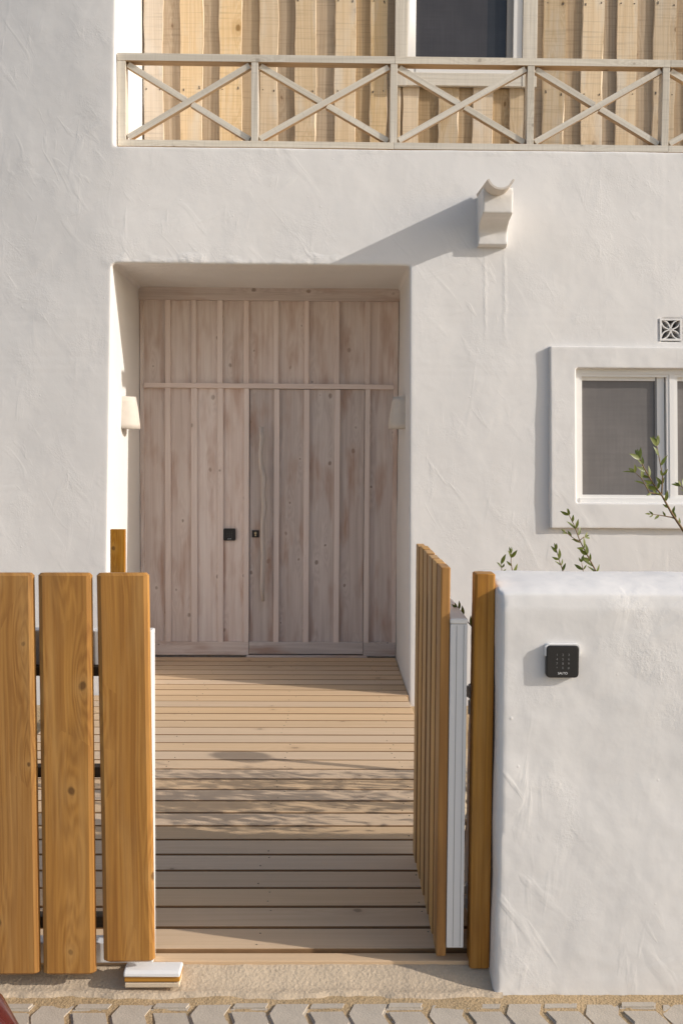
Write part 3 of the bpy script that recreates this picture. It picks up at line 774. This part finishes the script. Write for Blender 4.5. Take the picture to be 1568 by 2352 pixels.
# ------------------------------------------------------------------ gate: closed leaf
GY = 2.81
gl = tag(empty('gate_leaf', (-.7, GY, 0)), 'closed gate leaf of upright honey coloured boards above the white capped block', 'gate')
def gx(px, py): return at(px, py, GY).x
gb = [(88,207,95,222,1317,2241),(220,340.5,236,355,1317,2212),(-42,75,-26,92,1317,2241),(-174,-57,-158,-41,1317,2241),(-306,-189,-290,-173,1317,2241)]
for (a,b,c,d,t,bo) in gb:
    T = [at(a,t,GY), at(b,t,GY)]; B = [at(c,bo,GY), at(d,bo,GY)]
    top = (T[0]+T[1])/2; bot = (B[0]+B[1])/2; wd = ((T[1].x-T[0].x)+(B[1].x-B[0].x))/2
    plank('gate_board', (bot.x,GY+.016,bot.z), (top.x,GY+.016,top.z), (1,0,0), wd, .030, M_GATE, gl, r=.0135)
xr_ = at(345,1800,GY+.03).x; xl_ = -1.45
for py0, py1 in ((1762,1786),(2105,2131),(1532,1553)):
    z1, z0 = at(214,py0,GY+.035).z, at(214,py1,GY+.035).z
    plank('batten', (xl_,GY+.052,(z0+z1)/2), (xr_-.03,GY+.052,(z0+z1)/2), (0,0,1), z1-z0, .038, M_DARKW, gl)
fzt, fzb = at(300,1446,GY+.09).z, at(300,2206,GY+.09).z
fy = GY+.098
plank('frame_stile', (at(331,2206,fy-.025).x+.0,fy,fzb), (at(329,1446,fy-.025).x-.0,fy,fzt), (1,0,0), .050, .05, M_WHITE, gl, r=.004)
stile_x = at(330,1800,fy-.025).x
plank('frame_rail', (xl_,fy,fzt-.05), (stile_x-.026,fy,fzt-.05), (0,0,1), .10, .049, M_WHITE, gl, r=.004)
plank('frame_rail', (xl_,fy,fzb+.03), (stile_x-.026,fy,fzb+.03), (0,0,1), .06, .049, M_WHITE, gl, r=.004)
# block the leaf closes against
bl0, bl1 = at(287,2268,2.812), at(412,2266,2.812)
blk = tag(empty('stop_block', ((bl0.x+bl1.x)/2, 2.95, -.05)), 'timber stop block with rounded white cap under the closed gate leaf', 'block')
zt_, zm_ = at(350,2243,2.812).z, at(350,2268,2.812).z
hb = (zt_-zm_)
plank('timber_piece', (bl0.x,2.850,zm_+hb*.24-.002), (bl1.x,2.850,zm_+hb*.24-.002), (0,1,0), .075, hb*.46, M_EDGE, blk, r=.003)
plank('timber_piece', (bl0.x-.001,2.850,zm_+hb*.74), (bl1.x+.001,2.850,zm_+hb*.74), (0,1,0), .077, hb*.50, M_GATE2, blk, r=.003)
cp = MB(); cpv = [(a-.022,b) for a,b in [(2.828,zt_),(2.829,zt_+.010),(2.838,zt_+.016),(2.852,zt_+.018),(2.872,zt_+.018),(2.886,zt_+.016),(2.894,zt_+.01),(2.895,zt_)]]
cp.prism(cpv, (0,1,0),(0,0,1),(1,0,0), bl0.x-.003, bl1.x+.003); cp.obj('cap', M_WHITE, blk, bevel=.004)

# ------------------------------------------------------------------ gate: open leaf, swung into the yard
gr = tag(empty('gate_leaf', (.33, 3.4, .01)), 'open gate leaf swung inward, honey boards edge-on in front of white metal frame', 'gate')
A = at(1001,2205,2.878); B = at(952.5,1955,3.69)
dirg = Vector((B.x-A.x, B.y-A.y, 0)).normalized(); nrm = Vector((-dirg.y, dirg.x, 0))     # nrm points to the left
if nrm.x > 0: nrm = -nrm
zlo, zhi = .012, at(1003,1304,2.878).z
Ltot = (Vector((B.x,B.y,0))-Vector((A.x,A.y,0))).length; pitch = Ltot/6
off_ = Vector((A.x, A.y, 0)) - nrm*.014
for k in range(6):
    p = off_ + dirg*(pitch*(k+.5)) + nrm*(.0022*k-.002+random.uniform(-.001,.001))
    plank('gate_board', (p.x,p.y,zlo+random.uniform(0,.004)), (p.x,p.y,zhi+random.uniform(-.004,.003)), dirg, pitch-.028, .027, M_GATE2 if k else M_GATE, gr, r=.004, side=M_DECKS if k else None)
f0 = off_ - nrm*(.014+.001+.0245)
sz0, szt = at(1045,2172,2.90).z, at(1045,1432,2.90).z
st0 = f0 + dirg*.035; st1 = f0 + dirg*(Ltot-.035)
for s_ in (st0, st1):
    plank('frame_stile', (s_.x,s_.y,sz0), (s_.x,s_.y,szt), nrm, .048, .05, M_WHITE, gr, r=.002)
for z in (sz0+.05, szt-.05):
    a_, b_ = st0+dirg*.026, st1-dirg*.026; plank('frame_rail', (a_.x,a_.y,z), (b_.x,b_.y,z), (0,0,1), .09, .048, M_WHITE, gr, r=.002)
a_, b_ = f0+dirg*.008, f0+dirg*(Ltot-.008)
plank('frame_cap', (a_.x,a_.y,szt+.008), (b_.x,b_.y,szt+.008), nrm, .050, .014, M_PVC, gr, r=.004)
for s in (-1,1):      # seams of the profile
    e = st0 - dirg*.0252 + nrm*(.010*s - .004)
    ln = MB(); ln.box(e.x-.0006,e.x+.0006,e.y-.0006,e.y+.002,sz0+.004,szt-.003); ln.obj('profile_seam', M_GREYF, gr)
for py0,py1 in ((1572,1640),(2030,2085)):
    hz1, hz0 = at(1078,py0,2.99).z, at(1078,py1,2.99).z; hz = (hz0+hz1)/2
    h = MB(); hx = .436; h.tube([(hx,2.99,hz+.004),(hx,2.99,hz1)], [.017,.017], 14); h.tube([(hx,2.99,hz0),(hx,2.99,hz-.003)], [.017,.017], 14)
    ho = h.obj('hinge', M_WHITE, gr, False); 
    hl = MB(); hl.box(.386,hx,2.984,2.996,hz+.008,hz1-.004); hl.box(hx,.484,2.984,2.996,hz0+.004,hz-.006); hl.obj('hinge_strap', M_STEEL, gr)
    hc = MB(); hc.tube([(hx,2.99,hz1),(hx,2.99,hz1+.006)], [.012,.010], 12); hc.obj('hinge_pin', M_BLACK, gr)
# board fixed on the end of the street wall
pt = at(1112,1318,2.95); pb = at(1099,2226,2.95)
xp0, xp1 = at(1090,1318,2.878).x, at(1139,1318,2.878).x
gp = plank('gate_post', ((at(1079,2226,2.878).x+at(1122,2226,2.878).x)/2,2.911,at(1099,2226,2.878).z), ((xp0+xp1)/2,2.911,at(1112,1318,2.878).z), (1,0,0), .056, .066, M_GATE, None, r=.006)
tag(gp, 'honey stained gate post board fixed to the end of the street wall', 'gate post')

# loose timber standing inside the yard
b0 = at(270,1216,4.35); lo = plank('timber_board', (b0.x-.004,4.36,-.002), (b0.x+.001,4.36,b0.z), (1,0,0), .060, .030, M_GATE, None, r=.002)
tag(lo, 'single narrow upright board standing behind the closed gate leaf', 'board')
# sleeper lying in the garden bed
slp = plank('timber_sleeper', (.58,4.70,-.03), (1.9,4.80,-.03), (0,1,0), .60, .09, M_CLAD, None, r=.03)
tag(slp, 'pale thick timber sleeper lying on gravel behind the open gate', 'sleeper')
# gravel
gv = MB(); rg = random.Random(3)
def stone(x,y,z,s):
    v = [Vector((a,b,c)).normalized() for a,b,c in ((1,1,1),(-1,-1,1),(-1,1,-1),(1,-1,-1),(1,0,0),(-1,0,0),(0,1,0),(0,-1,0),(0,0,1),(0,0,-1))]
    bm = bmesh.new()
    for q in v: bm.verts.new((x+q.x*s*rg.uniform(.7,1.3), y+q.y*s*rg.uniform(.7,1.3), z+q.z*s*rg.uniform(.5,.9)))
    bmesh.ops.convex_hull(bm, input=bm.verts); bm.verts.index_update()
    gv.add([q.co for q in bm.verts], [[q.index for q in fc.verts] for fc in bm.faces]); bm.free()
for k in range(420):
    x, y = rg.uniform(.54,1.0), rg.uniform(3.38,4.65); stone(x, y, -.048+.02*rg.random(), rg.choice((.012,.016,.02,.03,.04)))
tag(gv.obj('gravel', M_STONE), 'pale rough limestone gravel between deck and street wall', 'gravel', kind='stuff')

# ------------------------------------------------------------------ olive shrub
lv = []; lfc = []
for i in range(7):
    t = i/6; wd = .5*math.sin(math.pi*(t**.8))*.32; zz = .05*math.sin(t*2.6)
    lv += [(-wd, t, zz+.05*wd*4), (0, t, zz), (wd, t, zz+.05*wd*4)]
for i in range(6):
    a = 3*i; lfc += [(a,a+1,a+4,a+3),(a+1,a+2,a+5,a+4)]
LEAF = mesh_from('leaf', lv, lfc, [M_LEAF], True)
rl = random.Random(21)
def leaf_m(p, d, size):
    d = d.normalized(); s = d.cross(Vector((0,-1,.3))).normalized(); s = (s*math.cos(rl.uniform(-.9,.9)) + d.cross(s)*math.sin(rl.uniform(-.9,.9))).normalized()
    n = s.cross(d); m = Matrix((s,d,n)).transposed().to_4x4(); return Matrix.Translation(p) @ m @ Matrix.Scale(size,4)
def sprig(pxs, Y, parent, r0=.0035, size=.040, step=.020, tip=True):
    pts = [at(a,b,Y+rl.uniform(-.015,.015)) for a,b in pxs]
    # finer path
    path = []
    for p, q in zip(pts, pts[1:]):
        n = max(2, int((q-p).length/.012))
        for k in range(n): path.append(p.lerp(q, k/n))
    path.append(pts[-1])
    mb = MB(); mb.tube(path, [r0*(1-.65*k/len(path)) for k in range(len(path))], 6); br = mb.obj('branch', M_TWIG, parent, True)
    acc = 0; side = 1
    for k in range(1, len(path)):
        acc += (path[k]-path[k-1]).length
        if acc > step:
            acc = 0; t = (path[k]-path[k-1]).normalized(); side = -side
            for sgn in ((1,-1) if rl.random() < .45 else (side,)):
                lat = t.cross(Vector((0,1,0)))*sgn + Vector((0, rl.uniform(-.8,.8), 0))
                d = t*rl.uniform(.7,1.5) + lat*rl.uniform(.5,1.0)
                put('leaf', LEAF, br, leaf_m(path[k], d, size*rl.uniform(.75,1.35)))
    if tip:
        t = (path[-1]-path[-3]).normalized()
        for q in range(2): put('leaf', LEAF, br, leaf_m(path[-1], t+Vector((rl.uniform(-.4,.4),rl.uniform(-.3,.3),rl.uniform(-.2,.2))), size*.8))
    return br
def Z7(x,y): return ((1700+x*700/1568)*1568/2400, (1200+y*700/1568)*1568/2400)
def Z3(x,y): return ((1400+x*400/1176)*1568/2400, (1850+y*400/1176)*1568/2400)
def stems(root, base, tops, r=.008):
    for t in tops:
        mb = MB(); b = Vector(base); t = Vector(t); mid_ = (b+t)/2 + Vector((.05,.03,.08)); mb.tube([b, b.lerp(mid_,.6), mid_.lerp(t,.4), t], [r, r*.8, r*.6, r*.42], 7); mb.obj('stem', M_TWIG, root, True)
def foliage(root, name, boxes, count, seed):
    rr = random.Random(seed); v = []; f = []
    for (x0,x1,y0,y1,z0,z1) in boxes:
        for k in range(count):
            p = Vector((rr.uniform(x0,x1), rr.uniform(y0,y1), rr.uniform(z0,z1)))
            if noise.noise(Vector((p.x*1.6,p.y*3.4,p.z*3.4))+Vector((seed,0,0))) < .11: continue
            m = leaf_m(p, Vector((rr.uniform(-1,.4),rr.uniform(-.5,.5),rr.uniform(-.2,1))), rr.uniform(.045,.075)); n = len(v)
            v += [m @ Vector(q) for q in lv[0:21:3][:0]] + [m @ Vector(lv[i]) for i in (1,6,8,12,14,19)]
            f += [(n,n+2,n+1),(n+1,n+2,n+4,n+3),(n+3,n+4,n+5)]
    o = put(name, mesh_from(name, v, f, [M_LEAF]), root); o['kind'] = 'stuff'
Y1 = 4.0
s1_ = tag(empty('olive_shrub', (2.15, 4.1, -.06)), 'young olive shrub with a long leafy branch reaching across the window', 'shrub', 'olive shrubs behind the street wall')
p_ = at(*Z7(1568,1490),Y1); p2_ = p_ + Vector((.17,.02,-.30))
mb = MB(); mb.tube([p2_, p_], [.0065,.005], 7); mb.obj('branch', M_TWIG, s1_, True)
stems(s1_, (2.15,4.1,-.06), [p2_, (1.7,4.05,.85), (2.3,4.2,.9)], .014)
sprig([Z7(*q) for q in ((1568,1490),(1480,1360),(1400,1215),(1330,1120),(1260,1000),(1215,905))], Y1, s1_, .005)
sprig([Z7(*q) for q in ((1398,1200),(1405,1060),(1380,930),(1355,800))], Y1, s1_, .003, step=.03)
sprig([Z7(*q) for q in ((1395,1210),(1300,1190),(1240,1080),(1190,1035))], Y1, s1_, .003)
sprig([Z7(*q) for q in ((1485,1388),(1400,1372),(1310,1360))], Y1, s1_, .0025, .030)
sprig([Z7(*q) for q in ((1700,1300),(1620,1210),(1550,1140))], Y1+.05, s1_, .003)
foliage(s1_, 'foliage', [(1.55,2.5,3.75,4.40,.45,.93),(1.6,2.7,3.7,4.30,.6,.91)], 800, 5)
s2_ = tag(empty('olive_shrub', (1.25, 4.0, -.06)), 'low olive shrub whose sprig tips show just above the street wall', 'shrub', 'olive shrubs behind the street wall')
pA = at(*Z7(875,1800),3.9); pA2 = pA+Vector((.03,0,-.12)); 
stems(s2_, (1.25,4.0,-.06), [pA2, at(*Z7(630,1850),3.9), at(*Z7(790,1860),3.9), at(*Z7(235,1890),3.9), at(*Z7(140,1890),3.9)], .009)
sprig([(lambda q:(q[0]+3,q[1]+36))(Z7(905,1850))]+[Z7(*q) for q in ((875,1800),(800,1660),(750,1560),(710,1450),(670,1370))], 3.9, s2_, .0035)
sprig([Z7(*q) for q in ((752,1580),(690,1540),(640,1500))], 3.9, s2_, .002, .030)
sprig([Z7(*q) for q in ((750,1570),(780,1545),(800,1540))], 3.9, s2_, .002, .026)
sprig([Z7(*q) for q in ((630,1850),(615,1790),(590,1720),(570,1640))], 3.9, s2_, .0025, .034)
sprig([Z7(*q) for q in ((790,1860),(778,1800),(768,1740))], 3.9, s2_, .002, .03)
sprig([Z7(*q) for q in ((235,1890),(222,1800),(212,1740),(215,1670))], 3.9, s2_, .0025, .034)
sprig([Z7(*q) for q in ((140,1890),(140,1800),(135,1755))], 3.9, s2_, .002, .034)
foliage(s2_, 'foliage', [(.95,1.7,3.55,4.25,.30,.90),(.75,1.6,3.6,4.30,.45,.93),(1.0,1.75,3.45,4.1,.75,.95),(1.0,1.9,3.4,3.9,.8,.93)], 620, 9)
s3_ = tag(empty('olive_shrub', (.44, 3.40, -.06)), 'slender olive seedling with one sprig between open gate and gate post', 'shrub', 'olive shrubs behind the street wall')
stems(s3_, (.44,3.40,-.06), [at(*Z3(800,1080),3.12)], .005)
sprig([Z3(*q) for q in ((800,1080),(760,1040),(690,960),(640,900),(600,850))], 3.12, s3_, .0022, .028, step=.016)

# ------------------------------------------------------------------ garden lamp (its shadow falls across the deck)
lp = tag(empty('garden_lamp', (1.70,4.30,-.06)), 'mushroom headed garden lamp on a post beside the olive shrubs', 'lamp')
pm = MB(); pm.tube([(1.70,4.30,-.07),(1.70,4.30,.98)], [.022,.022], 14); pm.obj('post', M_NAVY, lp, True)
hm = MB(); hm.tube([(1.70,4.30,z) for z in (.965,.97,1.0,1.03,1.05,1.06)], [.085,.09,.085,.065,.035,.008], 20); hm.obj('lamp_head', M_NAVY, lp, True)

# ------------------------------------------------------------------ scooter parked at the kerb
sct = tag(empty('parked_scooter', (-1.1, 1.62, -.06)), 'red and black motor scooter parked on the pavement before the gate', 'scooter')
SX, SYc = -.532, 1.66
def loft(name, secs, mat, n=14):
    """superellipse sections (x, y centre, z centre, half width, half height)"""
    mb = MB(); v = []; f = []
    for (x,yc,zc,hw,hh) in secs:
        for k in range(n):
            a = 2*math.pi*k/n; ca, sa = math.cos(a), math.sin(a)
            v.append((x, yc+hw*math.copysign(abs(ca)**.75,ca), zc+hh*math.copysign(abs(sa)**.75,sa)))
    for i in range(len(secs)-1):
        for k in range(n): f.append((i*n+k,i*n+(k+1)%n,(i+1)*n+(k+1)%n,(i+1)*n+k))
    f += [tuple(range(n)), tuple((len(secs)-1)*n+k for k in range(n))]
    mb.add(v,f); return mb.obj(name, mat, sct, True)
loft('tail_fairing', [(SX+.052,SYc,.455,.01,.008),(SX+.035,SYc,.470,.035,.025),(SX-.0,SYc,.500,.06,.045),(SX-.06,SYc,.525,.085,.06),(SX-.2,SYc,.55,.11,.08),(SX-.5,SYc,.50,.13,.13),(SX-.7,SYc,.42,.12,.10)], M_RED)
loft('rear_mudguard', [(SX+.085,SYc,.385,.03,.012),(SX+.07,SYc,.41,.05,.025),(SX+.03,SYc,.435,.07,.03),(SX-.05,SYc,.45,.08,.035),(SX-.25,SYc,.45,.08,.03)], M_NAVY)
loft('seat', [(SX-.14,SYc,.64,.05,.02),(SX-.18,SYc,.66,.11,.045),(SX-.45,SYc,.67,.13,.05),(SX-.75,SYc,.64,.11,.05),(SX-.8,SYc,.62,.05,.03)], M_RUBBER)
loft('footboard', [(SX-.65,SYc,.22,.14,.05),(SX-.9,SYc,.20,.16,.04),(SX-1.1,SYc,.24,.16,.04)], M_NAVY)
loft('front_shield', [(SX-1.06,SYc,.45,.13,.25),(SX-1.12,SYc,.50,.18,.32),(SX-1.20,SYc,.55,.12,.30),(SX-1.24,SYc,.56,.04,.2)], M_RED)
for xw in (SX-.16, SX-1.34):
    wh = MB(); n, k_ = 28, 10; v = []; f = []
    for i in range(n):
        a = 2*math.pi*i/n
        for j in range(k_):
            b = 2*math.pi*j/k_; rr = .175+.05*math.cos(b); v.append((xw+rr*math.cos(a), SYc+.05*math.sin(b), .165+rr*math.sin(a)))
    for i in range(n):
        for j in range(k_): f.append((i*k_+j, i*k_+(j+1)%k_, ((i+1)%n)*k_+(j+1)%k_, ((i+1)%n)*k_+j))
    wh.add(v,f); wo = wh.obj('tyre', M_RUBBER, sct, True)
    rm = MB(); rm.tube([(xw,SYc-.035,.165),(xw,SYc+.035,.165)], [.135,.135], 24); rm.obj('rim', M_STEEL, sct)
hb_ = MB(); hb_.tube([(SX-1.34,SYc,.2),(SX-1.18,SYc,.95)], [.022,.02], 10); hb_.obj('steering_column', M_NAVY, sct, True)
hb_ = MB(); hb_.tube([(SX-1.10,SYc-.32,.97),(SX-1.17,SYc-.15,.97),(SX-1.18,SYc,.95),(SX-1.17,SYc+.15,.97),(SX-1.10,SYc+.32,.97)], [.016]*5, 10); hb_.obj('handlebar', M_BLACK, sct, True)
